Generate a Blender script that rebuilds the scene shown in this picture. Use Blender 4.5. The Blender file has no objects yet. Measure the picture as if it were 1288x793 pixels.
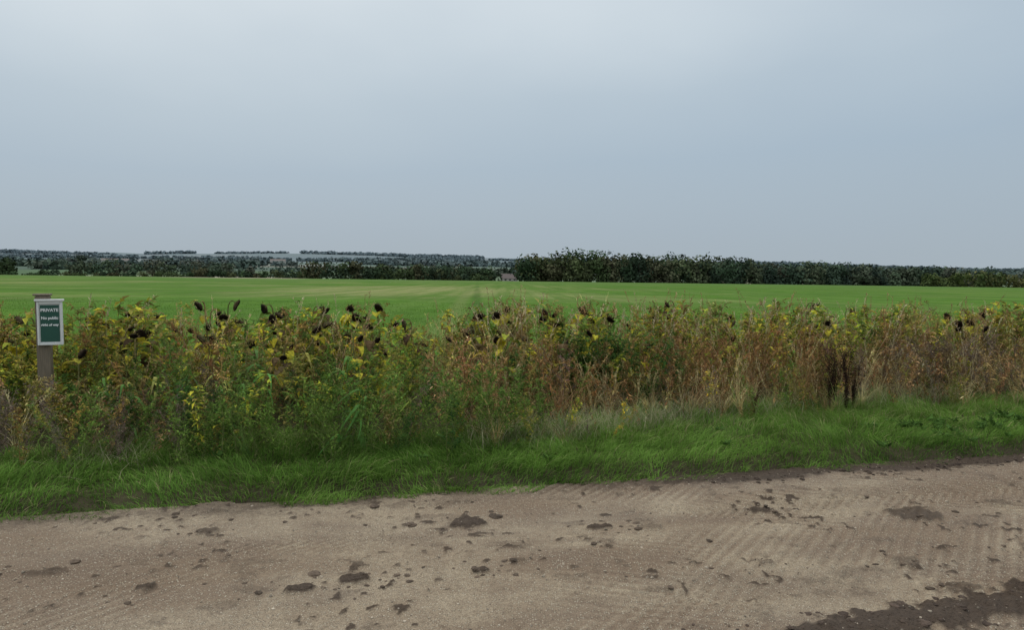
import bpy, math, random
import numpy as np
from mathutils import Matrix, Vector
rng=np.random.default_rng(11); random.seed(5)
sc=bpy.context.scene
sc.view_settings.view_transform='Standard'; sc.view_settings.look='None'; sc.view_settings.exposure=0
TH=math.atan(.248); E=np.array([math.cos(TH),math.sin(TH)]); N=np.array([-math.sin(TH),math.cos(TH)])
Y0=5.25
def P(u,v): return 0+u*E[0]+v*N[0], Y0+u*E[1]+v*N[1]
def UV(x,y): return x*E[0]+(y-Y0)*E[1], x*N[0]+(y-Y0)*N[1]
# ---------- noise
def h2(ix,iy,s):
    n=(ix.astype(np.int64)*374761393+iy.astype(np.int64)*668265263+s*974711)&0x7fffffff
    n=((n^(n>>13))*1274126177)&0x7fffffff
    return ((n^(n>>16))&0xffff)/65535.
def vn(x,y,s=0):
    x=np.asarray(x,float);y=np.asarray(y,float)
    ix=np.floor(x);iy=np.floor(y);fx=x-ix;fy=y-iy
    fx=fx*fx*(3-2*fx);fy=fy*fy*(3-2*fy)
    a=h2(ix,iy,s);b=h2(ix+1,iy,s);c=h2(ix,iy+1,s);d=h2(ix+1,iy+1,s)
    return (a*(1-fx)+b*fx)*(1-fy)+(c*(1-fx)+d*fx)*fy
def fbm(x,y,s=0,o=3):
    r=0;a=.5
    for i in range(o):
        r=r+a*vn(x*2**i+i*7.3,y*2**i+i*3.1,s+i);a*=.5
    return r/(1-.5**o)
def sst(a,b,x):
    t=np.clip((x-a)/(b-a),0,1);return t*t*(3-2*t)
# ---------- ground height
def gz(x,y):
    x=np.asarray(x,float);y=np.asarray(y,float)
    u,v=UV(x,y)
    ve=v+.10*(vn(u*1.3,u*0,3)-.5)+.05*(vn(u*5,u*0,4)-.5)
    z=-.04+.11*sst(-.03,.22,ve)+.03*sst(.3,1.5,ve)+.11*sst(6.3,6.9,-v)
    z=z+.05*(fbm(u*1.2,v*1.2,9)-.5)*sst(.1,.6,v)
    z=z-np.where(y>10,.0133*(np.minimum(y,350)-10),0)
    far=np.interp(y,[350,420,600,1000,1500,2200,3000,4500,7000],[0,-3,-4.0,0,10,26,48,52,0])
    k=1-.35*sst(-200,600,x)
    far=np.where(far>0,far*k,far)
    big=(fbm(x/900,y/700,21)-.5)*sst(700,2600,y)*34
    return z+far+big
# ---------- mesh builder
class MB:
    def __init__(s): s.V=[];s.F=[];s.C=[];s.n=0
    def add(s,V,F,C):
        V=np.asarray(V,float).reshape(-1,3);F=np.asarray(F,int).reshape(-1,4)
        s.V.append(V);s.F.append(F+s.n);s.C.append(np.asarray(C,float).reshape(-1,3));s.n+=len(V)
    def arr(s): return np.concatenate(s.V),np.concatenate(s.F),np.concatenate(s.C)
    def mesh(s,name,mat,smooth=False):
        V,F,C=s.arr();me=bpy.data.meshes.new(name)
        me.vertices.add(len(V));me.vertices.foreach_set('co',V.astype(np.float32).ravel())
        me.loops.add(len(F)*4);me.loops.foreach_set('vertex_index',F.astype(np.int32).ravel())
        me.polygons.add(len(F));me.polygons.foreach_set('loop_start',(np.arange(len(F))*4).astype(np.int32))
        me.update(calc_edges=True)
        a=me.attributes.new('Col','FLOAT_COLOR','POINT')
        a.data.foreach_set('color',np.c_[C,np.ones(len(C))].astype(np.float32).ravel())
        me.polygons.foreach_set('use_smooth',np.full(len(F),smooth))
        me.materials.append(mat);return me
    def obj(s,name,mat,smooth=False,parent=None):
        o=bpy.data.objects.new(name,s.mesh(name,mat,smooth));sc.collection.objects.link(o)
        if parent:o.parent=parent
        return o
def nrm(a): return a/np.maximum(np.linalg.norm(a,axis=-1,keepdims=True),1e-9)
def leaf(mb,p,d,L,W,c,fold=.25,up=(0,0,1)):
    p=np.asarray(p,float);d=nrm(np.asarray(d,float));s=np.cross(d,np.asarray(up,float)+rng.normal(0,.2,3));s=nrm(s);n=np.cross(s,d)
    m=p+d*L*.42
    mb.add([p,m+s*W/2+n*W*fold,p+d*L-n*L*.12,m-s*W/2+n*W*fold],[[0,1,2,3]],[c]*4)
def tube(mb,pts,r0,r1,c,k=3):
    pts=np.asarray(pts,float);n=len(pts);V=[];F=[]
    for i in range(n):
        t=nrm(pts[min(i+1,n-1)]-pts[max(i-1,0)]);a=np.cross(t,[.31,.95,.1]);a=nrm(a);b=np.cross(t,a);r=r0+(r1-r0)*i/(n-1)
        for j in range(k):
            q=2*math.pi*j/k;V.append(pts[i]+r*(a*math.cos(q)+b*math.sin(q)))
    for i in range(n-1):
        for j in range(k):F.append([i*k+j,i*k+(j+1)%k,(i+1)*k+(j+1)%k,(i+1)*k+j])
    mb.add(V,F,[c]*len(V))
def strip(mb,pts,ws,side,c0,c1):
    pts=np.asarray(pts,float);n=len(pts);side=np.asarray(side,float);V=[];F=[];C=[]
    for i in range(n):
        V+= [pts[i]-side*ws[i]/2,pts[i]+side*ws[i]/2];t=i/(n-1);c=np.array(c0)*(1-t)+np.array(c1)*t;C+=[c,c]
    for i in range(n-1):F.append([2*i,2*i+1,2*i+3,2*i+2])
    mb.add(V,F,C)
def blades(mb,pos,h,w,ang,lean,c0,c1,k=2):
    n=len(pos);d=np.c_[np.cos(ang),np.sin(ang),np.zeros(n)];fa=ang+np.pi/2+rng.normal(0,.7,n)
    s=np.c_[np.cos(fa),np.sin(fa),np.zeros(n)];V=np.zeros((n,2*(k+1),3));C=np.zeros((n,2*(k+1),3))
    for i in range(k+1):
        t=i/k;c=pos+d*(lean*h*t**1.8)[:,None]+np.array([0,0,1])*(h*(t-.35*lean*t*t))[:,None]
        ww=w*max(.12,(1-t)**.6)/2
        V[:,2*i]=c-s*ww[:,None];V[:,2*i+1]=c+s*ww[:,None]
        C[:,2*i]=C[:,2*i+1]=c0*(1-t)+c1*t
    F=np.array([[2*i,2*i+1,2*i+3,2*i+2] for i in range(k)])
    F=(F[None]+(np.arange(n)*2*(k+1))[:,None,None])
    mb.add(V,F,C)
def inst(mb,T,pos,rot,sca,cm,tilt=.08):
    V,F,C=T;n=len(pos)
    if n==0:return
    c,s=np.cos(rot)[:,None],np.sin(rot)[:,None]
    X=V[None,:,0]*c-V[None,:,1]*s;Y=V[None,:,0]*s+V[None,:,1]*c;Z=np.repeat(V[None,:,2],n,0)
    tx=rng.normal(0,tilt,n)[:,None];ty=rng.normal(0,tilt,n)[:,None]
    X=X+tx*Z;Y=Y+ty*Z
    W=np.stack([X,Y,Z],-1)*sca[:,None,None]+pos[:,None,:]
    CC=np.clip(C[None]*cm[:,None,:],0,1)
    mb.add(W,F[None]+(np.arange(n)*len(V))[:,None,None],CC)
# ---------- materials
class NT:
    def __init__(s,name):
        s.m=bpy.data.materials.new(name);s.m.use_nodes=True;s.t=s.m.node_tree;s.t.nodes.clear()
        s.out=s.n('ShaderNodeOutputMaterial')
    def n(s,ty,**k):
        x=s.t.nodes.new(ty)
        for a,b in k.items():setattr(x,a,b)
        return x
    def l(s,a,b):
        s.t.links.new(a,b)
    def put(s,x,sock):
        if isinstance(x,(int,float)):sock.default_value=x
        elif isinstance(x,tuple):sock.default_value=x if len(x)==len(sock.default_value) else tuple(x)+(1,)
        else:s.l(x,sock)
    def math(s,op,a,b=0,c=0,clamp=False):
        x=s.n('ShaderNodeMath',operation=op,use_clamp=clamp)
        s.put(a,x.inputs[0]);s.put(b,x.inputs[1]);s.put(c,x.inputs[2]);return x.outputs[0]
    def mix(s,f,a,b,bt='MIX'):
        x=s.n('ShaderNodeMix',data_type='RGBA',blend_type=bt);s.put(f,x.inputs[0]);s.put(a,x.inputs[6]);s.put(b,x.inputs[7]);return x.outputs[2]
    def noise(s,vec,scale,det=4,rough=.55,dist=0):
        x=s.n('ShaderNodeTexNoise');s.l(vec,x.inputs['Vector']);x.inputs['Scale'].default_value=scale;x.inputs['Detail'].default_value=det;x.inputs['Roughness'].default_value=rough;x.inputs['Distortion'].default_value=dist;return x.outputs['Fac']
    def map(s,vec,sc=(1,1,1),rot=(0,0,0)):
        x=s.n('ShaderNodeMapping');s.l(vec,x.inputs[0]);x.inputs['Scale'].default_value=sc;x.inputs['Rotation'].default_value=rot;return x.outputs[0]
    def mr(s,v,a,b,c=0,d=1):
        x=s.n('ShaderNodeMapRange',interpolation_type='SMOOTHSTEP');s.put(v,x.inputs[0])
        for i,q in enumerate((a,b,c,d)):x.inputs[i+1].default_value=q
        return x.outputs[0]
def veg(name,trans=.3,rough=.6,nsc=14,var=.5,gain=1.,spec=.08):
    t=NT(name);a=t.n('ShaderNodeAttribute',attribute_name='Col');g=t.n('ShaderNodeNewGeometry')
    nz=t.noise(g.outputs['Position'],nsc,3)
    f=t.mr(nz,.3,.7,(1-var/2)*gain,(1+var/2)*gain)
    vm=t.n('ShaderNodeVectorMath',operation='SCALE');t.l(a.outputs['Color'],vm.inputs[0]);t.l(f,vm.inputs['Scale'])
    b=t.n('ShaderNodeBsdfPrincipled');t.l(vm.outputs[0],b.inputs['Base Color']);b.inputs['Roughness'].default_value=rough;b.inputs['Specular IOR Level'].default_value=spec
    if trans>0:
        tr=t.n('ShaderNodeBsdfTranslucent');t.l(vm.outputs[0],tr.inputs[0]);mx=t.n('ShaderNodeMixShader');mx.inputs[0].default_value=trans
        t.l(b.outputs[0],mx.inputs[1]);t.l(tr.outputs[0],mx.inputs[2]);t.l(mx.outputs[0],t.out.inputs[0])
    else:t.l(b.outputs[0],t.out.inputs[0])
    return t.m
M_leaf=veg('foliage',gain=2.2,spec=.03);M_grass=veg('grass_blades',.35,.7,3,.5,2.05,.03);M_dry=veg('dry_stems',.2,.8,gain=1.95,spec=.03);M_tree=veg('woodland_foliage',.0,.9,.12,.4,1.2,0);M_clod=veg('mud',0,.85,60,.5,1,.2);M_crop=veg('crop_blades',.3,.6,3,.4,1.4)
M_flower=veg('sunflower_tissue',.25,.7,30,.5,1.65,.04)
def plain(name,col,rough=.7,nsc=20,var=.25,stretch=(1,1,1),bump=.2):
    t=NT(name);tc=t.n('ShaderNodeTexCoord');v=t.map(tc.outputs['Object'],stretch);nz=t.noise(v,nsc,5)
    c=t.mix(nz,tuple(q*(1-var) for q in col),tuple(min(1,q*(1+var)) for q in col))
    b=t.n('ShaderNodeBsdfPrincipled');t.l(c,b.inputs['Base Color']);b.inputs['Roughness'].default_value=rough
    bp=t.n('ShaderNodeBump');bp.inputs['Strength'].default_value=bump;bp.inputs['Distance'].default_value=.01;t.l(nz,bp.inputs['Height']);t.l(bp.outputs[0],b.inputs['Normal'])
    t.l(b.outputs[0],t.out.inputs[0]);return t.m
# ---------- ground
t=NT('farmland');g=t.n('ShaderNodeNewGeometry');pos=g.outputs['Position'];sp=t.n('ShaderNodeSeparateXYZ');t.l(pos,sp.inputs[0]);X,Y=sp.outputs[0],sp.outputs[1]
rows=t.noise(t.map(pos,(.45,.012,0),(0,0,.045)),1,5,.75)
rows2=t.noise(t.map(pos,(.05,.012,0),(0,0,.045)),1,4,.6)
pat=t.noise(t.map(pos,(.020,.028,0)),1,6,.7)
cross=t.noise(t.map(pos,(.02,.07,0)),1,6,.75)
fine=t.noise(pos,5,5,.7)
mid=t.noise(t.map(pos,(.25,.15,0)),1,6,.75)
gr=t.mix(t.mr(mid,.36,.64),(.068,.160,.016),(.120,.240,.032))
gr=t.mix(t.mr(cross,.40,.62,0,.5),gr,(.07,.140,.024))
gr=t.mix(t.mr(rows,.45,.66,0,.35),gr,(.17,.26,.065))
tan=t.math('MULTIPLY',t.mr(pat,.45,.58),t.mr(rows2,.36,.54))
tan=t.math('MULTIPLY',tan,t.mr(Y,28,55));tan=t.math('MULTIPLY',tan,t.mr(rows,.38,.60,.35,1))
tan=t.math('MULTIPLY',tan,t.mr(X,45,-2,.3,1.));tan=t.math('MULTIPLY',tan,t.mr(cross,.4,.6,1,.5))
# worn pale area in the middle distance
xx=t.math('DIVIDE',t.math('ADD',X,12.0),17.0);yy_=t.math('DIVIDE',t.math('SUBTRACT',Y,82.0),38.0)
rr=t.math('ADD',t.math('MULTIPLY',xx,xx),t.math('MULTIPLY',yy_,yy_));rr=t.math('ADD',rr,t.math('MULTIPLY',t.math('SUBTRACT',mid,.5),2.5))
pale=t.math('MULTIPLY',t.mr(rr,1.1,.2),t.mr(rows,.36,.6,.2,.9))
tan=t.math('MAXIMUM',t.math('MULTIPLY',tan,t.mr(Y,150,300,1,.4)),pale)
gr=t.mix(t.math('MULTIPLY',tan,.75),gr,(.38,.35,.16))
# tramlines
tl=t.math('ADD',X,t.math('MULTIPLY',Y,.048));
tm=t.math('SUBTRACT',1,t.mr(t.math('ABSOLUTE',tl),.1,.5))
gr=t.mix(t.math('MULTIPLY',tm,t.mr(Y,15,160,.5,.15)),gr,(.04,.095,.016))
tl2=t.math('PINGPONG',t.math('ADD',tl,0.9),12.0)
tm2=t.math('SUBTRACT',1,t.mr(tl2,.12,.6));gr=t.mix(t.math('MULTIPLY',tm2,t.mr(Y,50,180,.35,.0)),gr,(.24,.25,.10))
gr=t.mix(t.mr(fine,.3,.7,.3,0),gr,(.035,.085,.014))
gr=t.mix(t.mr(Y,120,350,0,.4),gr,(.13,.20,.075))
sm=t.math('MULTIPLY',t.mr(Y,306,316),t.math('MULTIPLY',t.mr(X,-158,-140),t.mr(X,-90,-98)))
gr=t.mix(sm,gr,(.55,.48,.34))
vv=t.math('ADD',t.math('MULTIPLY',X,float(N[0])),t.math('MULTIPLY',t.math('SUBTRACT',Y,Y0),float(N[1])))
soil=t.mix(fine,(.040,.045,.018),(.095,.085,.045))
gn=t.mix(t.mr(vv,5.0,5.6),soil,gr)
gn=t.mix(t.mr(vv,.25,-.02),gn,t.mix(fine,(.05,.036,.027),(.11,.085,.062)))
# far patchwork
vo=t.n('ShaderNodeTexVoronoi');t.l(t.map(pos,(.0040,.0034,.0001),(0,0,.3)),vo.inputs['Vector']);vo.inputs['Scale'].default_value=1
cr=t.n('ShaderNodeValToRGB');cr.color_ramp.interpolation='CONSTANT';s3=t.n('ShaderNodeSeparateXYZ');t.l(vo.outputs['Color'],s3.inputs[0]);t.l(s3.outputs[0],cr.inputs[0])
el=cr.color_ramp.elements;el[0].color=(.10,.15,.06,1);el[1].position=.2;el[1].color=(.22,.20,.13,1)
for p_,c_ in((.38,(.09,.15,.06,1)),(.55,(.32,.30,.21,1)),(.68,(.08,.12,.07,1)),(.85,(.15,.20,.11,1))):
    e=el.new(p_);e.color=c_
farc=t.mix(t.mr(Y,400,2500,.08,.86),cr.outputs[0],(.20,.245,.27))  # painted haze: field colours fade to blue-grey with distance
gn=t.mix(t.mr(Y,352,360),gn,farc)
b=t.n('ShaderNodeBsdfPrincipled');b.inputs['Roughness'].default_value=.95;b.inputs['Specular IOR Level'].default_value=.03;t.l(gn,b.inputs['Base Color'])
bp=t.n('ShaderNodeBump');bp.inputs['Strength'].default_value=.6;bp.inputs['Distance'].default_value=.06;t.l(fine,bp.inputs['Height']);t.l(bp.outputs[0],b.inputs['Normal'])
t.l(b.outputs[0],t.out.inputs[0]);M_ground=t.m
def grid(us,vs,zf,name,mat,cf=None):
    U,Vv=np.meshgrid(us,vs);x,y=P(U,Vv);z=zf(x,y,U,Vv);nu,nv=len(us),len(vs)
    i=np.arange(nu*nv).reshape(nv,nu);F=np.stack([i[:-1,:-1],i[:-1,1:],i[1:,1:],i[1:,:-1]],-1).reshape(-1,4)
    mb=MB();C=np.zeros((nu*nv,3)) if cf is None else cf(U,Vv).reshape(-1,3)
    mb.add(np.stack([x,y,z],-1),F,C);return mb.obj(name,mat,True)
tt=np.linspace(-1,1,301);us=7500*np.sinh(9*tt)/math.sinh(9)
vs=np.concatenate([[-300,-60,-20,-9,-6.9,-6.6,-6.3,-5,-2,-.5],np.arange(-.1,.4,.04),np.arange(.45,6,.25),6*1.035**np.arange(0,206)])
grid(us,vs,lambda x,y,U,V:gz(x,y),'farmland_ground',M_ground)
# ---------- road
mats=[(-.81,4.84,.15,.45),(-.45,4.92,.16,.4),(-.26,4.52,.11,1.),(.56,4.45,.07,1),(-.79,3.63,.08,1),(-1.02,3.5,.065,.9),(1.7,4.83,.08,.8),(2.67,4.72,.19,.7),(.88,4.45,.08,.5),(2.19,3.95,.09,.5),(-1.81,4.29,.06,.7),(-2.4,3.68,.09,.6),(-1.78,3.5,.05,.8),(-1.95,4.72,.13,.6),(1.4,3.9,.05,.5),(3.1,4.2,.12,.5),(-.15,3.75,.045,.8),(.05,3.9,.05,.5),(2.3,3.62,.1,.6),(3.4,5.0,.1,.5)]
def mudf(U,V):
    x,y=P(U,V);m=np.zeros_like(U);hh=np.zeros_like(U)
    nb=fbm(x*14,y*14,51,3)-.5
    for i,(a,b_,r,k) in enumerate(mats):
        u0,v0=UV(a,b_);d=np.sqrt(((U-u0)/1.25)**2+((V-v0)/.8)**2)/r+nb*.7
        q=1-sst(.75,1.0,d);m=np.maximum(m,q*k);hh=np.maximum(hh,q*(.4+.6*k)*.022*(.6+.8*fbm(x*40,y*40,77,2)))
    c=-2.30+.10*(fbm(U*2.5,U*0,33)-.5)+.06*(U-.5)
    w=.16*sst(.0,.7,U+.5*(fbm(U*3,V*3,35)-.5))+.02
    q=1-sst(.45,1.0,np.abs(V-c+.12)/w+nb*1.5);q=q*sst(.0,.5,U)
    m=np.maximum(m,q*.9);hh=np.maximum(hh,q*.026*(.2+1.2*fbm(x*16,y*16,78,4)))
    s=sst(.62,.76,fbm(x*5,y*7,91,4));m=np.maximum(m,s*.4);hh=np.maximum(hh,s*.004)
    s2=sst(.70,.76,fbm(x*17,y*17,93,2))*sst(.45,.62,fbm(x*1.7,y*1.7,94,2));m=np.maximum(m,s2*.8);hh=np.maximum(hh,s2*.010)
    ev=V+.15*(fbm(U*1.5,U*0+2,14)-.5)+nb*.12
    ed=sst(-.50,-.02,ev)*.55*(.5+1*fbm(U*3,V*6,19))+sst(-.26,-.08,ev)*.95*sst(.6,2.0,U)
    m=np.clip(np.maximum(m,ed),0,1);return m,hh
def treads(U,V):
    t1=np.sin((U*1.0+np.abs(V+.75)*1.2)*70)*np.exp(-((V+.75)/.18)**2)*sst(.35,.5,fbm(U*.7,V,44))
    t2=np.sin((U*.5+V*1.0)*80)*sst(.42,.56,fbm(U*.8,V*1.3,45))*sst(-.5,.4,U)
    t3=np.sin((U*.8-V*.9)*76)*sst(.47,.6,fbm(U*.8+9,V*1.3,47))
    return t1,t2,t3
def roadz(x,y,U,V):
    m,hh=mudf(U,V)
    z=.006+.03*(fbm(x*.8,y*.8,61)-.5)+.007*(fbm(x*10,y*10,62)-.5)+.008*(fbm(x*38,y*38,63,3)-.5)
    rut=np.exp(-((V+.75+.1*(vn(U*.6,U*0,5)-.5))/.2)**2)+.8*np.exp(-((V+2.0)/.25)**2)
    t1,t2,t3=treads(U,V)
    return z+hh-.018*rut+.008*t1+.005*t2+.005*t3-.02*sst(.0,.08,V)
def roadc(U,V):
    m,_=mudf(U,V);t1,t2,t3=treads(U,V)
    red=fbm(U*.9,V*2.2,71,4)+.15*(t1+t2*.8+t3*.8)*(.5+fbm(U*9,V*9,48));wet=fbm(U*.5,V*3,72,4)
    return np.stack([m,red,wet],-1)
t=NT('gravel_track');g=t.n('ShaderNodeNewGeometry');pos=g.outputs['Position'];a=t.n('ShaderNodeAttribute',attribute_name='Col');s=t.n('ShaderNodeSeparateColor');t.l(a.outputs['Color'],s.inputs[0])
vo=t.n('ShaderNodeTexVoronoi');t.l(pos,vo.inputs['Vector']);vo.inputs['Scale'].default_value=95
vs_=t.n('ShaderNodeSeparateColor');t.l(vo.outputs['Color'],vs_.inputs[0])
n1=t.noise(pos,3,6,.65);n2=t.noise(pos,30,5,.7);n3=t.noise(pos,150,3,.7);n4=t.noise(t.map(pos,(.5,1.6,1),(0,0,-TH)),1.3,5,.6)
base=t.mix(t.mr(s.outputs[1],.3,.7),(.310,.228,.155),(.53,.43,.30))
base=t.mix(t.mr(n1,.35,.65,0,.5),base,(.27,.195,.135))
base=t.mix(t.mr(n4,.45,.65,0,.5),base,(.235,.175,.130))
base=t.mix(t.mr(n2,.4,.7,0,.45),base,(.20,.147,.104))
base=t.mix(t.mr(n3,.42,.66,0,.65),base,(.125,.095,.068))
st=t.mix(vs_.outputs[1],(.38,.29,.19),(.74,.65,.50))
stm=t.math('MULTIPLY',t.mr(vs_.outputs[0],.50,.60),t.mr(vo.outputs['Distance'],.6,.3))
base=t.mix(t.math('MULTIPLY',stm,.65),base,st)
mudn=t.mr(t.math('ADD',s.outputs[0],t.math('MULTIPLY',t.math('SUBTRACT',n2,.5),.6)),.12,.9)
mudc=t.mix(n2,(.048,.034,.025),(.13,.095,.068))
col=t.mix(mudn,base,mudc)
b=t.n('ShaderNodeBsdfPrincipled');t.l(col,b.inputs['Base Color']);t.l(t.mr(s.outputs[2],.35,.65,.65,.95),b.inputs['Roughness']);b.inputs['Specular IOR Level'].default_value=.12
hh=t.math('ADD',t.math('MULTIPLY',stm,.6),t.math('ADD',n2,t.math('MULTIPLY',n3,.7)))
bp=t.n('ShaderNodeBump');bp.inputs['Strength'].default_value=1;bp.inputs['Distance'].default_value=.010;t.l(hh,bp.inputs['Height']);t.l(bp.outputs[0],b.inputs['Normal'])
t.l(b.outputs[0],t.out.inputs[0])
ru=np.concatenate([np.arange(-120,-6,2.),np.arange(-6,7,.016),np.arange(7,121,2.)])
rv=np.concatenate([np.arange(-6.6,-2.8,.2),np.arange(-2.7,.1,.016)])
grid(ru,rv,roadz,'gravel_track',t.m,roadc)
def rz(x,y):
    u,v=UV(x,y);return roadz(x,y,u,v)
def lump(k,m,fl,rough,seed):
    mb=MB();V=[];F=[];r=np.random.default_rng(seed)
    for i in range(m+1):
        th=math.pi*i/m
        for j in range(k):
            ph=2*math.pi*j/k;R=1+r.normal(0,rough) if 0<i<m else 1
            V.append([R*math.sin(th)*math.cos(ph),R*math.sin(th)*math.sin(ph),fl*R*math.cos(th)])
    for i in range(m):
        for j in range(k):F.append([i*k+j,(i+1)*k+j,(i+1)*k+(j+1)%k,i*k+(j+1)%k])
    mb.add(V,F,[[1,1,1]]*len(V));return mb.arr()
mb=MB()
for sd in range(4):
    n=1800;u=rng.uniform(-6,7,n);v=rng.uniform(-2.9,-.02,n);x,y=P(u,v);s_=rng.gamma(2,.0010,n)+.0018
    g_=rng.uniform(.16,.55,n)[:,None]*np.array([1,.84,.64]);inst(mb,lump(5,3,.6,.2,sd),np.c_[x,y,rz(x,y)+s_*.1],rng.uniform(0,6.3,n),s_,g_,0)
mb.obj('loose_gravel',M_clod)
mb=MB()
for sd in range(5):
    n=64;u=rng.uniform(-5,6,n);v=rng.uniform(-2.8,-.05,n)
    c_=rng.random(n)<.6;k=rng.integers(0,len(mats),n);ma=np.array(mats)[k]
    mu,mv=UV(ma[:,0],ma[:,1]);u=np.where(c_,mu+rng.normal(0,.16,n),u);v=np.where(c_,mv+rng.normal(0,.08,n),v);v=np.minimum(v,-.03)
    s_=rng.gamma(1.6,.0045,n)+.004;x,y=P(u,v);g_=rng.uniform(.75,1.5,n)[:,None]*np.array([.095,.070,.050])
    inst(mb,lump(9,6,.34,.2,40+sd),np.c_[x,y,rz(x,y)],rng.uniform(0,6.3,n),s_,g_,0)
    n=45;u=rng.uniform(.2,6,n);v=-2.40+.06*u+rng.normal(0,.09,n);s_=rng.gamma(1.6,.005,n)+.004;x,y=P(u,v);g_=rng.uniform(.6,1.2,n)[:,None]*np.array([.09,.064,.048])
    inst(mb,lump(9,6,.36,.2,60+sd),np.c_[x,y,rz(x,y)],rng.uniform(0,6.3,n),s_,g_,0)
    n=40;u=rng.uniform(1.5,6,n);v=rng.normal(-.16,.07,n);s_=rng.gamma(1.6,.006,n)+.004;x,y=P(u,v);g_=rng.uniform(.6,1.2,n)[:,None]*np.array([.07,.05,.036])
    inst(mb,lump(9,6,.5,.2,80+sd),np.c_[x,y,rz(x,y)],rng.uniform(0,6.3,n),s_,g_,0)
mb.obj('mud_clods',M_clod)
# ---------- verge grass
def edgev(u): return .88+.26*(fbm(u*1.1,u*0,101)-.5)*2+.72*sst(.4,2.4,u)-.10*sst(-2,-4,u)
mb=MB();n=140000
u=rng.uniform(-8.5,10,n);v=rng.uniform(0,1,n)
v=-.14+v*(edgev(u)+.70)
ve=v+.22*(fbm(u*2.2,u*0+1,103)-.5)*2
keep=(ve>-.06)&(rng.random(n)<.35+1.1*fbm(u*3,v*3,104));u,v=u[keep],v[keep];n=len(u)
x,y=P(u,v);cl=fbm(u*2.6,v*3.4,105);cl2=fbm(u*.8,v*1.6,106)
h=(.035+.19*cl**1.8+.04*cl2)*rng.uniform(.5,1.4,n)*(.45+.55*sst(-.06,.25,v))
ang=fbm(u*1.6,v*1.6,107)*9+rng.normal(0,.9,n)
g1=np.array([.052,.106,.018]);g2=np.array([.115,.195,.038]);st=np.array([.25,.24,.11])
k=np.clip(cl2*1.2-.1+rng.normal(0,.30,n),0,1)[:,None];c=g1*(1-k)+g2*k
dry=(rng.random(n)<(.04+.12*sst(.5,1.3,v)))[:,None];c=np.where(dry,st*rng.uniform(.5,1.1,n)[:,None],c)
zb_=np.maximum(gz(x,y),-.005)
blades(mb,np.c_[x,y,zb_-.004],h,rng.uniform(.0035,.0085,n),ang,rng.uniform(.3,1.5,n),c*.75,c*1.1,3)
for (uc,vc,nn,sp_) in [(.55,1.1,1000,.28),(1.1,1.25,1000,.3),(1.8,1.5,1200,.35),(.1,.95,300,.2),(2.6,1.75,500,.3),(4.6,1.9,900,.4),(5.4,2.0,900,.4),(-2.9,.9,250,.2),(3.4,1.8,400,.3)]:
    u=rng.normal(uc,sp_,nn);v=rng.normal(vc,.15,nn);x,y=P(u,v);c=np.array([.34,.31,.20])*rng.uniform(.5,1.1,nn)[:,None]
    c[rng.random(nn)<.45]=[.12,.18,.05]
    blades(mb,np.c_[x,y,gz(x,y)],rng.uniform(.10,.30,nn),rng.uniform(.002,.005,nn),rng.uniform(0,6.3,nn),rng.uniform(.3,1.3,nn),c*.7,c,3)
mb.obj('verge_grass',M_grass)
def rosette():
    m=MB()
    for i in range(14):
        a=rng.uniform(0,6.3);L=rng.uniform(.04,.09);d=np.array([math.cos(a),math.sin(a),rng.uniform(.3,1.3)])
        leaf(m,[rng.normal(0,.02),rng.normal(0,.02),.01],d,L,L*.4,np.array([.045,.085,.02])*rng.uniform(.6,1.4),.15)
    return m.arr()
mb=MB()
for i in range(4):
    n=22;u=rng.uniform(-8,9,n);u[:16]=rng.uniform(4.0,6.6,16);v=rng.uniform(.1,1.1,n);v[:16]=rng.uniform(.1,.9,16);x,y=P(u,v)
    inst(mb,rosette(),np.c_[x,y,gz(x,y)+.05],rng.uniform(0,6.3,n),rng.uniform(.6,1.2,n),rng.uniform(.7,1.2,(n,1))*np.ones(3))
mb.obj('verge_weeds',M_leaf)
# crop in the field
mb=MB();n=70000;x=rng.uniform(-14,16,n);y=9+rng.uniform(0,1,n)**1.5*30;x=x*(y/14+.3)
u,v=UV(x,y);keep=(v>4.9)&(np.abs(x+.048*y)>.12);x,y=x[keep],y[keep];x=x+rng.normal(0,.03,len(x));n=len(x)
c=np.array([.092,.18,.023])*(rng.uniform(.7,1.3,n)*(.7+.6*fbm(x*.5,y*.3,66)))[:,None]
blades(mb,np.c_[x,y,gz(x,y)-.01],rng.uniform(.05,.12,n),rng.uniform(.006,.014,n),rng.uniform(0,6.3,n),rng.uniform(.2,.9,n),c*.7,c,2)
mb.obj('young_crop',M_crop)
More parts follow.
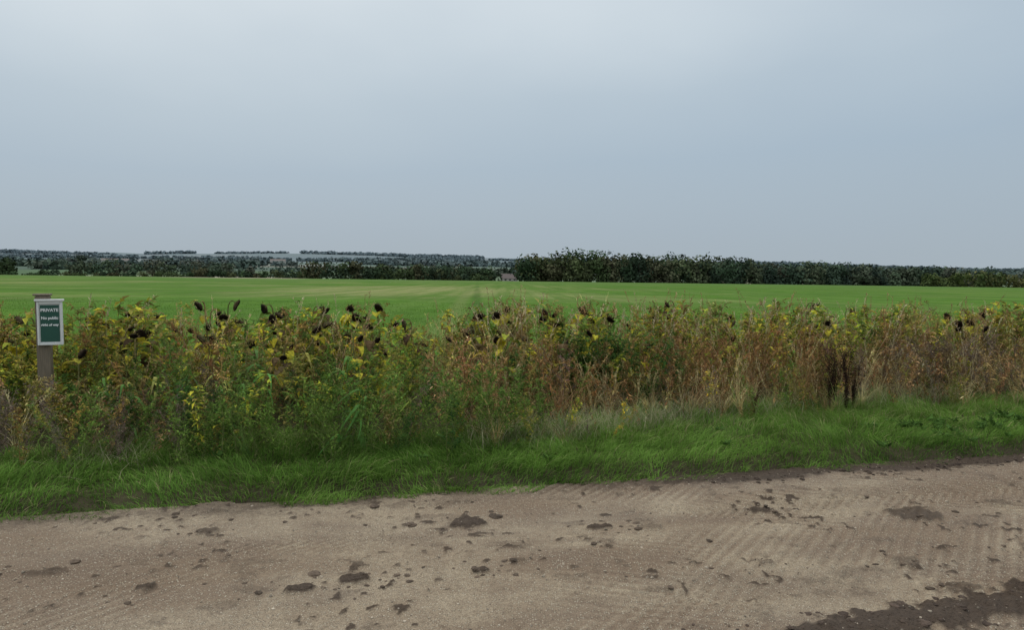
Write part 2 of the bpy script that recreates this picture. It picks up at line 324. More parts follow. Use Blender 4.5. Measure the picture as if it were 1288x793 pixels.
# ---------- weeds templates (unit height)
def curve(h,b,n=6,wob=.02):
    a=random.uniform(0,6.3);return np.array([[math.cos(a)*b*(i/(n-1))**2+random.gauss(0,wob)*(i>0),math.sin(a)*b*(i/(n-1))**2+random.gauss(0,wob)*(i>0),h*i/(n-1)] for i in range(n)])
def at(c,t):
    f=t*(len(c)-1);i=min(int(f),len(c)-2);return c[i]+(c[i+1]-c[i])*(f-i)
def weed_green(cols,ls=.045,nb=13,nl=11,asp=.42,stemc=(.12,.13,.05)):
    m=MB();c=curve(1,.18);tube(m,c,.006,.002,stemc)
    for i in range(nb):
        t0=random.uniform(.05,.95);p=at(c,t0);a=random.uniform(0,6.3);L=(1-t0*.7)*random.uniform(.2,.45)
        q=[p]
        for k in range(1,4):q.append(p+np.array([math.cos(a)*L*.8*k/3,math.sin(a)*L*.8*k/3,L*.62*(k/3)**1.1]))
        tube(m,q,.003,.001,stemc)
        for k in range(nl):
            pp=at(np.array(q),random.random());cc=np.array(random.choice(cols))*random.uniform(.7,1.3)
            l=ls*random.uniform(.5,1.5);leaf(m,pp,[random.gauss(0,1),random.gauss(0,1),random.gauss(.05,.5)],l,l*asp,cc)
    for k in range(28):
        pp=at(c,random.uniform(.05,1));l=ls*random.uniform(.8,2.1);leaf(m,pp,[random.gauss(0,1),random.gauss(0,1),random.gauss(-.1,.5)],l,l*asp,np.array(random.choice(cols))*random.uniform(.7,1.2))
    return m.arr()
def weed_dry(cols,nb=16,ns=12,ss=.016,spread=.75):
    m=MB();c=curve(1,.2);sc_=random.choice(cols);tube(m,c,.005,.0015,sc_)
    for i in range(nb):
        t0=random.uniform(.15,.97);p=at(c,t0);a=random.uniform(0,6.3);L=(1.05-t0*.8)*random.uniform(.18,.42)
        q=[p]
        for k in range(1,4):q.append(p+np.array([math.cos(a)*L*spread*k/3,math.sin(a)*L*spread*k/3,L*.75*k/3]))
        tube(m,q,.0025,.001,sc_)
        for k in range(ns):
            pp=at(np.array(q),random.uniform(.2,1))+rng.normal(0,.014,3);l=ss*random.uniform(.6,2.1)
            leaf(m,pp,rng.normal(0,1,3)+[0,0,.3],l,l*.6,np.array(random.choice(cols))*random.uniform(.6,1.4))
    for k in range(14):
        pp=at(c,random.uniform(.1,.9));l=random.uniform(.05,.14);leaf(m,pp,[random.gauss(0,1),random.gauss(0,1),random.uniform(-1,.2)],l,l*.3,np.array(random.choice(cols)))
    return m.arr()
def tall_grass(c0,c1,nb=16,ns=4,head=True):
    m=MB()
    for i in range(nb):
        a=random.uniform(0,6.3);h=random.uniform(.3,.85);ln=random.uniform(.2,1.0);d=np.array([math.cos(a),math.sin(a),0])
        pts=[d*.03+d*ln*h*(k/4)**2+np.array([0,0,h*(k/4)*(1-.4*ln*(k/4))]) for k in range(5)]
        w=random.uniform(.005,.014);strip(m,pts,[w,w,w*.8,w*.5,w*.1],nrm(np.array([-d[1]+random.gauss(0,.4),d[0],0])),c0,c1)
    for i in range(ns):
        c=curve(random.uniform(.8,1.1),random.uniform(.05,.4))+np.array([random.gauss(0,.04),random.gauss(0,.04),0]);tube(m,c,.0022,.001,c1)
        if head:
            for k in range(14):
                pp=at(c,random.uniform(.78,1));leaf(m,pp,[random.gauss(0,.5),random.gauss(0,.5),1],random.uniform(.02,.05),.008,np.array(c1)*random.uniform(.7,1.15))
    return m.arr()
def broad(col,col2,nb=8):
    m=MB();c=curve(.8,.05);tube(m,c,.009,.004,col2)
    for i in range(nb):
        p=at(c,random.uniform(.05,1));a=random.uniform(0,6.3);d=np.array([math.cos(a),math.sin(a),0]);L=random.uniform(.25,.5);w=random.uniform(.025,.05)
        pts=[p+d*L*(k/6)*.8+np.array([0,0,L*(1.1*(k/6)-1.5*(k/6)**2)]) for k in range(7)]
        cc=np.array(col)*random.uniform(.7,1.3);strip(m,pts,[w*.5,w*.9,w,w*.95,w*.75,w*.45,w*.05],np.array([-d[1],d[0],random.gauss(0,.25)]),cc,cc*1.15)
    return m.arr()
def dock(c0):
    m=MB()
    for s_ in range(9):
        c=curve(random.uniform(.7,1.05),random.uniform(.05,.3),7,.015);tube(m,c,.005,.002,c0)
        for i in range(130):
            pp=at(c,random.uniform(.2,1))+rng.normal(0,.022,3);l=random.uniform(.012,.032);leaf(m,pp,rng.normal(0,1,3),l,l*.8,np.array(c0)*random.uniform(.6,1.6))
    return m.arr()
G=[(.060,.105,.020),(.08,.135,.026),(.11,.16,.033),(.05,.085,.018)]
GY=[(.13,.16,.025),(.24,.24,.035),(.10,.14,.027),(.38,.33,.04),(.16,.14,.035),(.17,.12,.04),(.10,.11,.025)]
DG=[(.030,.060,.016),(.04,.08,.02),(.05,.09,.022)]
RU=[(.19,.105,.045),(.15,.082,.037),(.24,.155,.065),(.11,.07,.033)]
TN=[(.30,.22,.10),(.25,.17,.075),(.36,.29,.15),(.20,.14,.06)]
GB=[(.135,.10,.078),(.105,.078,.062),(.17,.135,.10),(.085,.07,.05)]
OL=[(.14,.135,.036),(.18,.16,.045),(.11,.12,.03),(.21,.165,.055)]
SP={'green':[weed_green(G) for _ in range(4)],'gy':[weed_green(GY,.066) for _ in range(5)],'dg':[weed_green(DG,.055,16,13) for _ in range(2)],
'olive':[weed_green(OL,.048,14,11,.38) for _ in range(4)],'rust':[weed_dry(RU) for _ in range(4)],'tan':[weed_dry(TN,14,11,.018) for _ in range(3)],
'gb':[weed_dry(GB,20,15,.015,.85) for _ in range(4)],'tg':[tall_grass((.22,.19,.08),(.36,.30,.16)) for _ in range(4)],'tgg':[tall_grass((.06,.11,.03),(.14,.19,.06),18,2,False) for _ in range(3)],
'brd':[broad((.06,.12,.03),(.10,.14,.04)) for _ in range(2)]+[broad((.22,.22,.06),(.22,.2,.09))],'wh':[tall_grass((.18,.11,.055),(.30,.20,.10),16,3) for _ in range(3)]}
names=list(SP)
def weights(u,v):
    w=dict.fromkeys(names,0.);f=v<2.3
    if u<-2.6:
        w.update(gb=7,green=3,olive=2.5,rust=1.2,tan=1,tg=.6) if (f and v<2.0) else w.update(gy=5.4,olive=4,green=3.2,rust=1.6,tan=1.8,tg=.7,brd=.4,wh=.5)
    elif u<0.1:
        w.update(green=7.5,olive=3,tgg=1.5,rust=1.2,tan=1.,brd=.7,gb=.5,dg=1,gy=.9) if f else w.update(green=4.6,gy=4.4,olive=3.4,rust=1.8,tan=1.5,brd=.6,wh=.7,tg=.5)
    elif u<2.2:
        w.update(rust=3.4,tan=2.4,tg=2.,green=3,olive=2.4,wh=2.0,gb=.5,tgg=1,gy=.5) if f else w.update(rust=3,tan=2.2,gy=3,olive=2.8,green=2.2,wh=1.6,tg=1,brd=.3)
    else:
        w.update(rust=3.0,tan=3,tg=2.8,olive=1.6,green=1.,wh=2.2,gb=1.6,tgg=.5,gy=.4) if v<2.9 else w.update(gy=4.4,tan=2.8,olive=3.2,rust=2.2,wh=1.4,tg=1.6,green=1)
    return np.array([w[k] for k in names])
n=2650;u=rng.uniform(-8.2,10,n);v=rng.uniform(.55,4.75,n);v=.55+(v-.55)**1.12/ (4.2**.12)
k=v>edgev(u)-.2*rng.random(n);u,v=u[k],v[k];n=len(u)
h=.38+.48*sst(.6,3.4,v-.35*sst(.6,2.2,u))
h=h*rng.uniform(.64,1.2,n)*(.64+.76*fbm(u*1.9,v*1.7,131))
gap=np.exp(-((u+.25)/.42)**2)*sst(1.9,2.8,v);h*=1-.22*gap
h=np.where((u>-4.8)&(u<-3.0)&(v<2.45),np.minimum(h,.50),h)
front=(v<1.9)&(u>-2.4)&(u<.3);h=np.where(front,h*1.15,h);h=np.minimum(h,1.06)
assign={}
pn=fbm(u*1.4,v*1.1,140)
for i in range(n):
    w=weights(u[i]+random.gauss(0,.3),v[i]+random.gauss(0,.2));w/=w.sum()
    r=(pn[i]*2.3+random.random()*.45)%1;sidx=int(np.searchsorted(np.cumsum(w),r));sidx=min(sidx,len(names)-1)
    nm=names[sidx];assign.setdefault((nm,random.randrange(len(SP[nm]))),[]).append(i)
mg=MB();md=MB()
greens={'green','gy','dg','olive','tgg','brd'}
for (nm,k),idx in assign.items():
    idx=np.array(idx);x,y=P(u[idx],v[idx]);hh_=h[idx]*(1.06 if nm in('wh','tg') else 1)
    cm=rng.uniform(.6,1.35,(len(idx),1))*(1+rng.normal(0,.07,(len(idx),3)))
    inst(mg if nm in greens else md,SP[nm][k],np.c_[x,y,gz(x,y)],rng.uniform(0,6.3,len(idx)),hh_,cm,.22)
def cluster(mb,nm,uc,vc,su,sv,nn,h0,h1):
    for k in range(len(SP[nm])):
        m_=nn//len(SP[nm])+1;uu=rng.normal(uc,su,m_);vv_=rng.normal(vc,sv,m_);x,y=P(uu,vv_)
        inst(mb,SP[nm][k],np.c_[x,y,gz(x,y)],rng.uniform(0,6.3,m_),rng.uniform(h0,h1,m_),rng.uniform(.75,1.25,(m_,1))*np.ones(3),.16)
cluster(mg,'dg',1.75,2.5,.32,.2,26,.6,.85)
cluster(mg,'dg',-2.6,1.5,.25,.15,10,.45,.6)
cluster(mg,'dg',.6,2.3,.25,.2,8,.5,.7)
cluster(mg,'brd',-2.55,1.7,.35,.2,6,.5,.65)
cluster(mg,'brd',-.9,1.5,.3,.2,3,.45,.55)
cluster(mg,'green',-1.2,.9,.9,.15,44,.40,.66)
cluster(mg,'green',0.1,1.1,.3,.2,18,.45,.66)
cluster(md,'gb',-4.5,1.3,.9,.25,70,.38,.54)
cluster(md,'tg',1.6,1.8,.7,.15,18,.35,.55)
cluster(md,'tg',4.5,2.1,1.6,.2,40,.4,.6)
cluster(md,'gb',6.0,2.5,.5,.25,34,.6,.8)
cluster(md,'rust',2.7,2.3,.8,.25,36,.55,.82)
cluster(md,'rust',.9,1.9,.5,.2,14,.5,.7)
cluster(md,'rust',4.8,2.6,1.0,.3,24,.6,.85)
mg.obj('green_weeds',M_leaf);md.obj('dry_weeds',M_dry)
mb=MB();n=150
for k in range(4):
    T=tall_grass(*( ((.25,.22,.12),(.40,.34,.22)) if k%2 else ((.17,.11,.06),(.25,.17,.09))),3,3);m_=n//4;uu=rng.uniform(-7,9.5,m_);uu[:m_*2//3]=rng.uniform(.5,8,m_*2//3);vv_=rng.uniform(2.3,4.7,m_);x,y=P(uu,vv_)
    inst(mb,T,np.c_[x,y,gz(x,y)],rng.uniform(0,6.3,m_),rng.uniform(.88,1.2,m_),rng.uniform(.65,1.0,(m_,1))*np.ones(3),.18)
mb.obj('dry_grass_stems',M_dry)
for i,(uu,vv_,s_) in enumerate([(4.15,1.65,.76),(4.02,1.75,.66),(4.28,1.7,.62),(4.12,1.8,.72),(3.0,1.6,.34)]):
    m=MB();V,F,C=dock((.026,.016,.012));m.add(V*[.75,.75,1],F,C);o=m.obj('curled_dock',M_dry);x,y=P(uu,vv_);o.location=(x,y,float(gz(x,y)));o.scale=(s_,)*3
# ---------- sunflowers
def sunflower(yel,seed,small=False):
    random.seed(seed);m=MB();stc=random.choice([(.16,.15,.06),(.24,.19,.09),(.12,.13,.05)])
    dirn=np.array([random.gauss(0,.5),-1,0]);dirn=nrm(dirn)
    c=[[0,0,0],[.01,0,.3],[random.gauss(0,.015),random.gauss(0,.015),.6],[0,0,.88]];top=np.array([0,0,.88])
    R=random.uniform(.042,.072)
    for k in range(1,6):
        a=k/5*math.radians(150);c.append(top+dirn*.06*(1-math.cos(a))+np.array([0,0,.11*math.sin(min(a,math.pi*.9))]))
    c=np.array(c);tube(m,c,.011,.006,stc,5)
    ax=nrm(dirn*random.uniform(.3,1.0)+np.array([random.gauss(0,.4),0,-random.uniform(.15,1.1)]));hc=c[-1]+ax*.005
    a_=nrm(np.cross(ax,[0.1,.2,1]));b_=np.cross(ax,a_)
    prof=[(.0,-.03),(.35,-.028),(.8,-.014),(1.05,0),(1.0,.012),(.75,.020),(.4,.014),(.0,.010)]
    k=14;V=[];F=[];C=[]
    for i,(r,hh_) in enumerate(prof):
        for j in range(k):
            q=2*math.pi*j/k;rr=R*r*(1+.10*math.sin(2*q+seed)+.05*math.sin(3*q)+random.gauss(0,.04));V.append(hc+a_*rr*math.cos(q)+b_*rr*math.sin(q)+ax*(hh_*R/.055+random.gauss(0,.0025)))
            C.append((.08,.075,.03) if i<2 else ((.045,.033,.018) if i<4 else np.array((.013,.009,.007))*random.uniform(.5,1.8)))
    for i in range(len(prof)-1):
        for j in range(k):F.append([i*k+j,i*k+(j+1)%k,(i+1)*k+(j+1)%k,(i+1)*k+j])
    m.add(V,F,C)
    for j in range(20):
        q=2*math.pi*(j+random.random()*.5)/20;rad=a_*math.cos(q)+b_*math.sin(q)
        leaf(m,hc+rad*R*.97,rad+ax*random.uniform(-.7,.4),random.uniform(.018,.042),.014,random.choice([(.04,.027,.015),(.10,.08,.035),(.22,.19,.05),(.02,.014,.01)]),.2,ax)
    pal={0:[(.40,.36,.04),(.52,.45,.05),(.26,.29,.04),(.16,.21,.035)],1:[(.06,.10,.02),(.09,.14,.025),(.17,.2,.035),(.36,.33,.05)],2:[(.12,.08,.04),(.16,.12,.06),(.30,.28,.05),(.09,.06,.035)]}[yel]
    for j in range(random.randint(9,13)):
        t0=random.uniform(.35,.95);p=np.array([0,0,t0*.93]);a=random.uniform(0,6.3);d=np.array([math.cos(a),math.sin(a),0]);s_=np.array([-d[1],d[0],0])
        pl=random.uniform(.04,.10);e=p+d*pl+np.array([0,0,pl*.4]);tube(m,[p,(p+e)/2+[0,0,.01],e],.004,.003,stc)
        L=random.uniform(.10,.20)*(1.2-t0*.3);W=L*random.uniform(.65,.95);dr=random.uniform(.5,2.2);cc=np.array(random.choice(pal))*random.uniform(.7,1.15);curl=random.uniform(.05,.5)
        V=[];C=[];F=[]
        wf=[.35,.95,1.,.78,.42,.04]
        for i2 in range(6):
            tt_=i2/5;ce=e+d*L*(math.sin(tt_*dr)/dr)+np.array([0,0,-L*(1-math.cos(tt_*dr))/dr])
            for sgn in(-1,0,1):
                V.append(ce+s_*sgn*W*.5*wf[i2]+np.array([0,0,1])*(abs(sgn)*curl*W*.5*wf[i2]+random.gauss(0,.004))-d*(abs(sgn)*.02 if i2==0 else 0))
                ed=cc*(1 if sgn==0 else random.uniform(.5,1.05));C.append(ed)
        for i2 in range(5):
            for q in(0,1):F.append([i2*3+q,i2*3+q+1,i2*3+q+4,i2*3+q+3])
        m.add(V,F,C)
    return m.mesh('sunflower_plant',M_flower,False)
sfm=[[sunflower(y_,y_*10+k+3) for k in range(6)] for y_ in(0,1,2)]
S=[(-4.41,7.2,.77,0),(-4.84,8.5,.97,2),(-3.87,7.25,.75,2),(-5.58,8.2,.97,0),(-3.78,8.2,.88,0),(-3.83,9,1.11,1),(-3.51,9,1.12,1),(-2.97,9,1.08,1),(-2.30,8.8,1.08,2),(-2.06,7.8,.94,0),(-2.06,9.2,1.08,0),(-1.71,9.5,1.08,0),(-1.41,9,.92,0),(-.31,9,1.04,0),(-.11,8.2,.80,1),(.19,8.4,.80,0),(.6,9.8,1.03,2),(.63,9,.95,0),(.94,9,1.0,2),(.93,10,1.08,0),(2.35,10.5,1.13,2),(2.78,10,1.0,0),(2.8,9.5,.93,0),(4.18,10.5,1.05,2),(4.44,11,1.1,0),(5.1,11,1.02,2),(6.5,11,.99,0),(7.1,11.3,.98,2),(-2.5,9.3,1.05,1),(-1.95,8.9,1.0,0),(-5.1,7.6,.88,0),(-4.6,8.9,1.0,0),(-.45,9.3,1.0,0),(.35,9.3,.96,1),(1.3,9.5,.98,0),(-3.2,8.3,.95,0),(-3.1,7.7,.86,0),(-2.6,8.1,.92,0),(-1.6,8.3,.93,0),(-1.2,8.8,.95,2),(1.6,9.0,.92,0),(2.0,9.6,.99,0),(-4.2,7.9,.93,0),(-4.5,8.2,.95,2),(-5.2,8.0,.94,0),(-3.5,7.9,.9,2),(-4.95,7.3,.82,0),(-4.0,8.6,1.0,0),(-3.3,8.8,1.03,0),(-2.8,8.5,1.0,2),(-5.4,7.5,.86,2),(-2.35,8.3,.97,0)]
random.seed(99)
for i in range(105):
    uu=random.uniform(-7.5,9.5) if i%3==0 else random.uniform(-6.5,2.8);vv_=random.uniform(2.2,4.7)
    if abs(uu+.25)<.35:continue
    x,y=P(uu,vv_);S.append((x,y,random.uniform(.72,1.07)*(.86+.14*(vv_-2.3)/2.4),random.choice([0,0,0,1,2,2])))
for (x,y,hd,yl) in S:
    o=bpy.data.objects.new('sunflower',sfm[yl][random.randrange(6)]);sc.collection.objects.link(o)
    z0=float(gz(x,y));s_=(hd-z0)/.95;o.location=(x,y,z0);q=min(1.1,s_*1.0)*random.uniform(.8,1.08);o.scale=(q,q,s_);o.rotation_euler=(random.gauss(0,.06),random.gauss(0,.06),random.gauss(0,1.0))
# ---------- woodland
HAZE_COL=np.array([.175,.22,.24])  # aerial haze painted into base colour, stronger on farther trees
def crown(mb,x,y,h,w,col,nq,qs,low=.1,trunk=True,cv=1.):
    z0=float(gz(x,y));nb=11
    bc=np.c_[rng.normal(0,w*.20,nb),rng.normal(0,w*.20,nb),rng.uniform(low+.15,.80,nb)*h];br=w*rng.uniform(.17,.31,nb)
    sh=1-.55*np.abs(bc[:,2]/h-.5);bc[:,:2]*=sh[:,None]
    br=np.minimum(br,(h*1.0-bc[:,2]));bcol=1+(rng.uniform(.65,1.35,nb)-1)*cv
    k=rng.integers(0,nb,nq);d=nrm(rng.normal(0,1,(nq,3)));p=bc[k]+d*br[k][:,None]*rng.uniform(.75,1.08,nq)[:,None]
    p[:,2]=np.maximum(p[:,2],.1);p=p+[x,y,z0]
    nn_=nrm(d+rng.normal(0,.38,(nq,3))+[0,0,.25])
    a=nrm(np.cross(nn_,rng.normal(0,1,(nq,3))));b_=np.cross(nn_,a);s_=(qs*rng.uniform(.5,1.3,nq))[:,None]
    V=np.stack([p-a*s_,p-b_*s_*.7,p+a*s_,p+b_*s_*.7],1);C=np.array(col)[None]*(bcol[k]*(1+(rng.uniform(.75,1.3,nq)-1)*cv))[:,None]
    mb.add(V,np.arange(nq*4).reshape(-1,4),np.repeat(C,4,0))
    if trunk:
        tube(mb,[[x,y,z0-.3],[x,y,z0+h*.35],[x+w*.03,y,z0+h*.75]],w*.03,w*.01,(.05,.042,.035),5)
        for q in range(3):
            an=rng.uniform(0,6.3);tube(mb,[[x,y,z0+h*.35],[x+math.cos(an)*w*.3,y+math.sin(an)*w*.3,z0+h*.65]],w*.018,w*.006,(.05,.042,.035),3)
TC=[(.038,.064,.022),(.032,.053,.021),(.052,.074,.024),(.060,.070,.026),(.030,.048,.022),(.066,.064,.028)]
mb=MB()
for row in range(4):
    x=6+row*2
    while x<262:
        f=x/230.;yy=350+row*8+f*40+random.gauss(0,2.);hh_=(15.4-4.2*sst(70,205,x)+row*.3)*random.choice([.8,.88,.95,1,1.08])*random.uniform(.96,1.04)
        if x<22:hh_*=.85
        c=np.array(random.choice(TC))*random.uniform(.85,1.2);c=c*(1-.18*f)+HAZE_COL*.16*f+HAZE_COL*.04
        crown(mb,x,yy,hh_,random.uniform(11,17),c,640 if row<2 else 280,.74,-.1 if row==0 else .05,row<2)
        if row==0:
            crown(mb,x+random.uniform(-4,4),yy-3,random.uniform(3.,6),8,np.array(c)*.85,160,.6,-.1,False)
        x+=random.uniform(6,9)
mb.obj('woodland',M_tree)
mb=MB();x=182
while x<460:
    crown(mb,x,318+random.gauss(0,3)+(x-180)*.05,random.uniform(4.0,7.6),random.uniform(8,13),np.array(random.choice([(.085,.105,.035),(.07,.09,.035),(.11,.11,.045)])),340,.6,-.1,False);x+=random.uniform(3.5,6.5)
mb.obj('hedgerow_trees',M_tree)
mb=MB()
def line(x0,x1,y0,y1,h0,h1,w,step,cols,nq,qs,haze=0,gapp=0.):
    x=x0
    while x<x1:
        f=(x-x0)/(x1-x0)
        if random.random()>gapp:
            c=np.array(random.choice(cols));c=c*(1-haze)+HAZE_COL*haze
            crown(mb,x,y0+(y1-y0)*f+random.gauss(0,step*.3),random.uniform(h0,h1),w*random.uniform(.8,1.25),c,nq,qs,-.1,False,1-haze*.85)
        x+=step*random.uniform(.6,1.3)
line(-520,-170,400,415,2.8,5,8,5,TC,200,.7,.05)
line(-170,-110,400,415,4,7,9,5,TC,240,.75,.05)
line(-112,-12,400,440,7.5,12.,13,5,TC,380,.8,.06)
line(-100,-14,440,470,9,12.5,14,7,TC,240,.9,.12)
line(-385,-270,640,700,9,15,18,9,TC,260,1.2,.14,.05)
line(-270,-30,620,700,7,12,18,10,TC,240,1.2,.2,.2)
line(-28,-6,378,385,2.5,5,7,4,TC,200,.6,.06)
mb.obj('valley_hedgerow',M_tree)
mb=MB()
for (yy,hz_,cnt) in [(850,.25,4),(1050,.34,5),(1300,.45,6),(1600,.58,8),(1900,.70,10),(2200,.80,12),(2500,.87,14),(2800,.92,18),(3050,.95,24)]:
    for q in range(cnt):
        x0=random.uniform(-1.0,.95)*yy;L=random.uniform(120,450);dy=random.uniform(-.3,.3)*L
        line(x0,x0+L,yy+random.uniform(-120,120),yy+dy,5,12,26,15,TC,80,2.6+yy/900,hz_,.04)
mb.obj('distant_trees',M_tree)
def lone(x,y,h,w,col,nq,qs):
    m=MB();crown(m,x,y,h,w,col,nq,qs,.05,True);m.obj('distant_tree',M_tree)
lone(-640,1090,18,24,(.045,.06,.045),700,1.5)
lone(-292,418,12,17,(.03,.045,.02),900,.8);lone(-300,425,9,14,(.035,.05,.02),600,.8)
Mw=plain('render_wall',(.38,.37,.34));Mr=plain('roof_tiles',(.14,.11,.10));Mk=plain('window_glass',(.05,.05,.06),.2)
def house(x,y,w,d,h,rot):
    e=bpy.data.objects.new('farmhouse',None);sc.collection.objects.link(e);e.location=(x,y,float(gz(x,y)));e.rotation_euler[2]=rot
    def box(nm,x0,x1,y0,y1,z0,z1,mt):
        V=[(a,b_,c) for c in(z0,z1) for b_ in(y0,y1) for a in(x0,x1)];me=bpy.data.meshes.new(nm);me.from_pydata(V,[],[(0,1,5,4),(1,3,7,5),(3,2,6,7),(2,0,4,6),(4,5,7,6),(0,2,3,1)]);me.materials.append(mt);o=bpy.data.objects.new(nm,me);sc.collection.objects.link(o);o.parent=e
    box('walls',-w/2,w/2,-d/2,d/2,-.5,h,Mw)
    for q in(-.3,0,.3):box('window',q*w-.6,q*w+.6,-d/2-.05,-d/2+.02,h*.6,h*.85,Mk)
    box('door',-.5+w*.15,.5+w*.15,-d/2-.05,-d/2+.02,0,min(2.1,h*.55),Mk);box('chimney',w*.35,w*.35+.8,-.4,.4,h,h+3.6,Mr)
    me=bpy.data.meshes.new('roof');o_=.4;me.from_pydata([(-w/2-o_,-d/2-o_,h-.1),(w/2+o_,-d/2-o_,h-.1),(w/2+o_,d/2+o_,h-.1),(-w/2-o_,d/2+o_,h-.1),(-w/2-o_,0,h+2.6),(w/2+o_,0,h+2.6)],[],[(0,1,5,4),(2,3,4,5),(0,4,3),(1,2,5),(0,3,2,1)]);me.materials.append(Mr);o=bpy.data.objects.new('roof',me);sc.collection.objects.link(o);o.parent=e
house(-2,430,9,6,3.4,.2);house(-120,780,14,8,5,.1);house(-650,1200,40,12,8,.3);house(-560,1280,26,12,7,-.1);house(-480,1500,30,12,8,.2)
# ---------- sign
Mwood=plain('weathered_wood',(.19,.155,.11),.85,12,.5,(8,8,.8),.6);Mwhite=plain('white_paint',(.74,.75,.72),.5,9,.15);Mgreen=plain('green_paint',(.016,.085,.058),.45,10,.15);Mtxt=plain('white_lettering',(.80,.82,.80),.5,10,.05)
root=bpy.data.objects.new('private_sign',None);sc.collection.objects.link(root);root.location=(-4.24,6.6,float(gz(-4.24,6.6)));root.rotation_euler=(0,math.radians(-.5),math.radians(19))
def bev(nm,x0,x1,y0,y1,z0,z1,mt,r=.004):
    V=[(a,b_,c) for c in(z0,z1) for b_ in(y0,y1) for a in(x0,x1)];me=bpy.data.meshes.new(nm);me.from_pydata(V,[],[(0,1,5,4),(1,3,7,5),(3,2,6,7),(2,0,4,6),(4,5,7,6),(0,2,3,1)]);me.materials.append(mt);o=bpy.data.objects.new(nm,me);sc.collection.objects.link(o);o.parent=root
    md_=o.modifiers.new('b','BEVEL');md_.width=r;md_.segments=2;return o
zb=.750;zt=1.145
bev('post',-.056,.056,.002,.085,-.3,1.195,Mwood,.008);bev('post_cap',-.070,.066,-.008,.095,1.197,1.214,Mwood,.006)
x0,x1=-.035,.165
bev('board',x0,x1,-.022,0,zb,zt,Mwhite);bev('cap_rail',x0-.015,x1+.015,-.045,-.0,zt+.002,zt+.022,Mwhite)
bev('frame_left',x0,x0+.017,-.034,-.0235,zb,zt,Mwhite,.002);bev('frame_right',x1-.017,x1,-.034,-.0235,zb,zt,Mwhite,.002)
bev('frame_top',x0+.018,x1-.018,-.034,-.0235,zt-.022,zt,Mwhite,.002);bev('frame_bottom',x0+.018,x1-.018,-.034,-.0235,zb,zb+.020,Mwhite,.002)
bev('green_panel',x0+.024,x1-.024,-.0265,-.0235,zb+.030,zt-.032,Mgreen,.001)
for i,(tx,sz,zz) in enumerate([('PRIVATE',.038,.305),('No public',.034,.235),('right of way',.0285,.175)]):
    cu=bpy.data.curves.new('lettering','FONT');cu.body=tx;cu.size=sz;cu.align_x='CENTER';cu.extrude=.0008;cu.offset=.0013;cu.materials.append(Mtxt)
    o=bpy.data.objects.new('lettering_%d'%(i+1),cu);sc.collection.objects.link(o);o.parent=root;o.location=((x0+x1)/2,-.0285,zb+zz);o.rotation_euler=(math.pi/2,0,0)
# ---------- world, sun
w=bpy.data.worlds.new('World');sc.world=w;w.use_nodes=True;nt=w.node_tree;nt.nodes.clear()
def nn(ty,**k):
    x=nt.nodes.new(ty)
    for a,b_ in k.items():setattr(x,a,b_)
    return x
out=nn('ShaderNodeOutputWorld');bg=nn('ShaderNodeBackground');bg.inputs[1].default_value=.1
sky=nn('ShaderNodeTexSky',sky_type='NISHITA');sky.sun_disc=False;sky.sun_elevation=math.radians(48);sky.sun_rotation=math.radians(-25);sky.dust_density=4;sky.air_density=1.5
tc=nn('ShaderNodeTexCoord');sx=nn('ShaderNodeSeparateXYZ');nt.links.new(tc.outputs['Generated'],sx.inputs[0])
mp=nn('ShaderNodeMapping');mp.inputs['Scale'].default_value=(1.0,1.0,2.4);mp.inputs['Rotation'].default_value=(0,.5,0);nt.links.new(tc.outputs['Generated'],mp.inputs[0])
nz=nn('ShaderNodeTexNoise');nz.inputs['Scale'].default_value=1.7;nz.inputs['Detail'].default_value=4;nz.inputs['Roughness'].default_value=.45;nt.links.new(mp.outputs[0],nz.inputs['Vector'])
ad=nn('ShaderNodeMath',operation='MULTIPLY_ADD');nt.links.new(nz.outputs['Fac'],ad.inputs[0]);ad.inputs[1].default_value=.26;ad.inputs[2].default_value=-.13
a2=nn('ShaderNodeMath',operation='MULTIPLY_ADD');nt.links.new(sx.outputs[0],a2.inputs[0]);a2.inputs[1].default_value=-.07;nt.links.new(ad.outputs[0],a2.inputs[2])
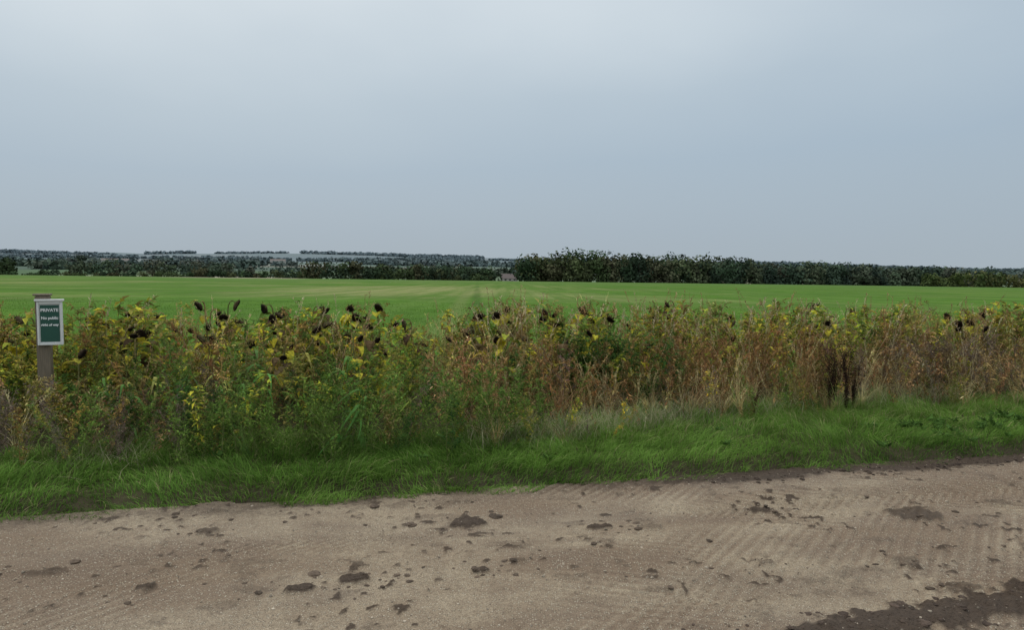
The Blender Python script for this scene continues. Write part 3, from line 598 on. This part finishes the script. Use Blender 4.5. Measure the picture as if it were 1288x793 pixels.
m3=nn('ShaderNodeMapRange');m3.inputs[1].default_value=0;m3.inputs[2].default_value=.3;nt.links.new(sx.outputs[2],m3.inputs[0])
m4=nn('ShaderNodeMath',operation='MULTIPLY_ADD');nt.links.new(a2.outputs[0],m4.inputs[0]);nt.links.new(m3.outputs[0],m4.inputs[1]);nt.links.new(sx.outputs[2],m4.inputs[2])
cr=nn('ShaderNodeValToRGB');nt.links.new(m4.outputs[0],cr.inputs[0]);el=cr.color_ramp.elements
st_=[(0,(.40,.47,.525)),(.05,(.385,.47,.55)),(.14,(.385,.485,.585)),(.24,(.455,.55,.635)),(.37,(.62,.70,.76)),(1,(1.12,1.14,1.16))]
el[0].position=0;el[0].color=(*st_[0][1],1);el[1].position=1;el[1].color=(*st_[-1][1],1)
for p_,c_ in st_[1:-1]:
    e=el.new(p_);e.color=(*c_,1)
sm=nn('ShaderNodeVectorMath',operation='SCALE');nt.links.new(cr.outputs[0],sm.inputs[0]);sm.inputs['Scale'].default_value=10
mx=nn('ShaderNodeMix',data_type='RGBA');mx.inputs[0].default_value=.93;nt.links.new(sky.outputs[0],mx.inputs[6]);nt.links.new(sm.outputs[0],mx.inputs[7])
nt.links.new(mx.outputs[2],bg.inputs[0]);nt.links.new(bg.outputs[0],out.inputs[0])
sl=bpy.data.lights.new('sun','SUN');sl.energy=.8;sl.angle=math.radians(25);sl.color=(1,.96,.9);so=bpy.data.objects.new('sun',sl);sc.collection.objects.link(so)
az=math.radians(-25);elv=math.radians(48);dv=Vector((math.sin(az)*math.cos(elv),math.cos(az)*math.cos(elv),math.sin(elv)));so.rotation_euler=dv.to_track_quat('Z','Y').to_euler();so.location=(0,0,30)
# ---------- camera
cd=bpy.data.cameras.new('camera');cd.sensor_width=36;cd.lens=920/1288*36;cd.clip_end=20000;cd.clip_start=.05
co=bpy.data.objects.new('camera',cd);sc.collection.objects.link(co)
co.matrix_world=Matrix.Translation((0,0,1.6))@Matrix.Rotation(math.radians(90-3.64),4,'X')@Matrix.Rotation(math.radians(.71),4,'Z')
sc.camera=co
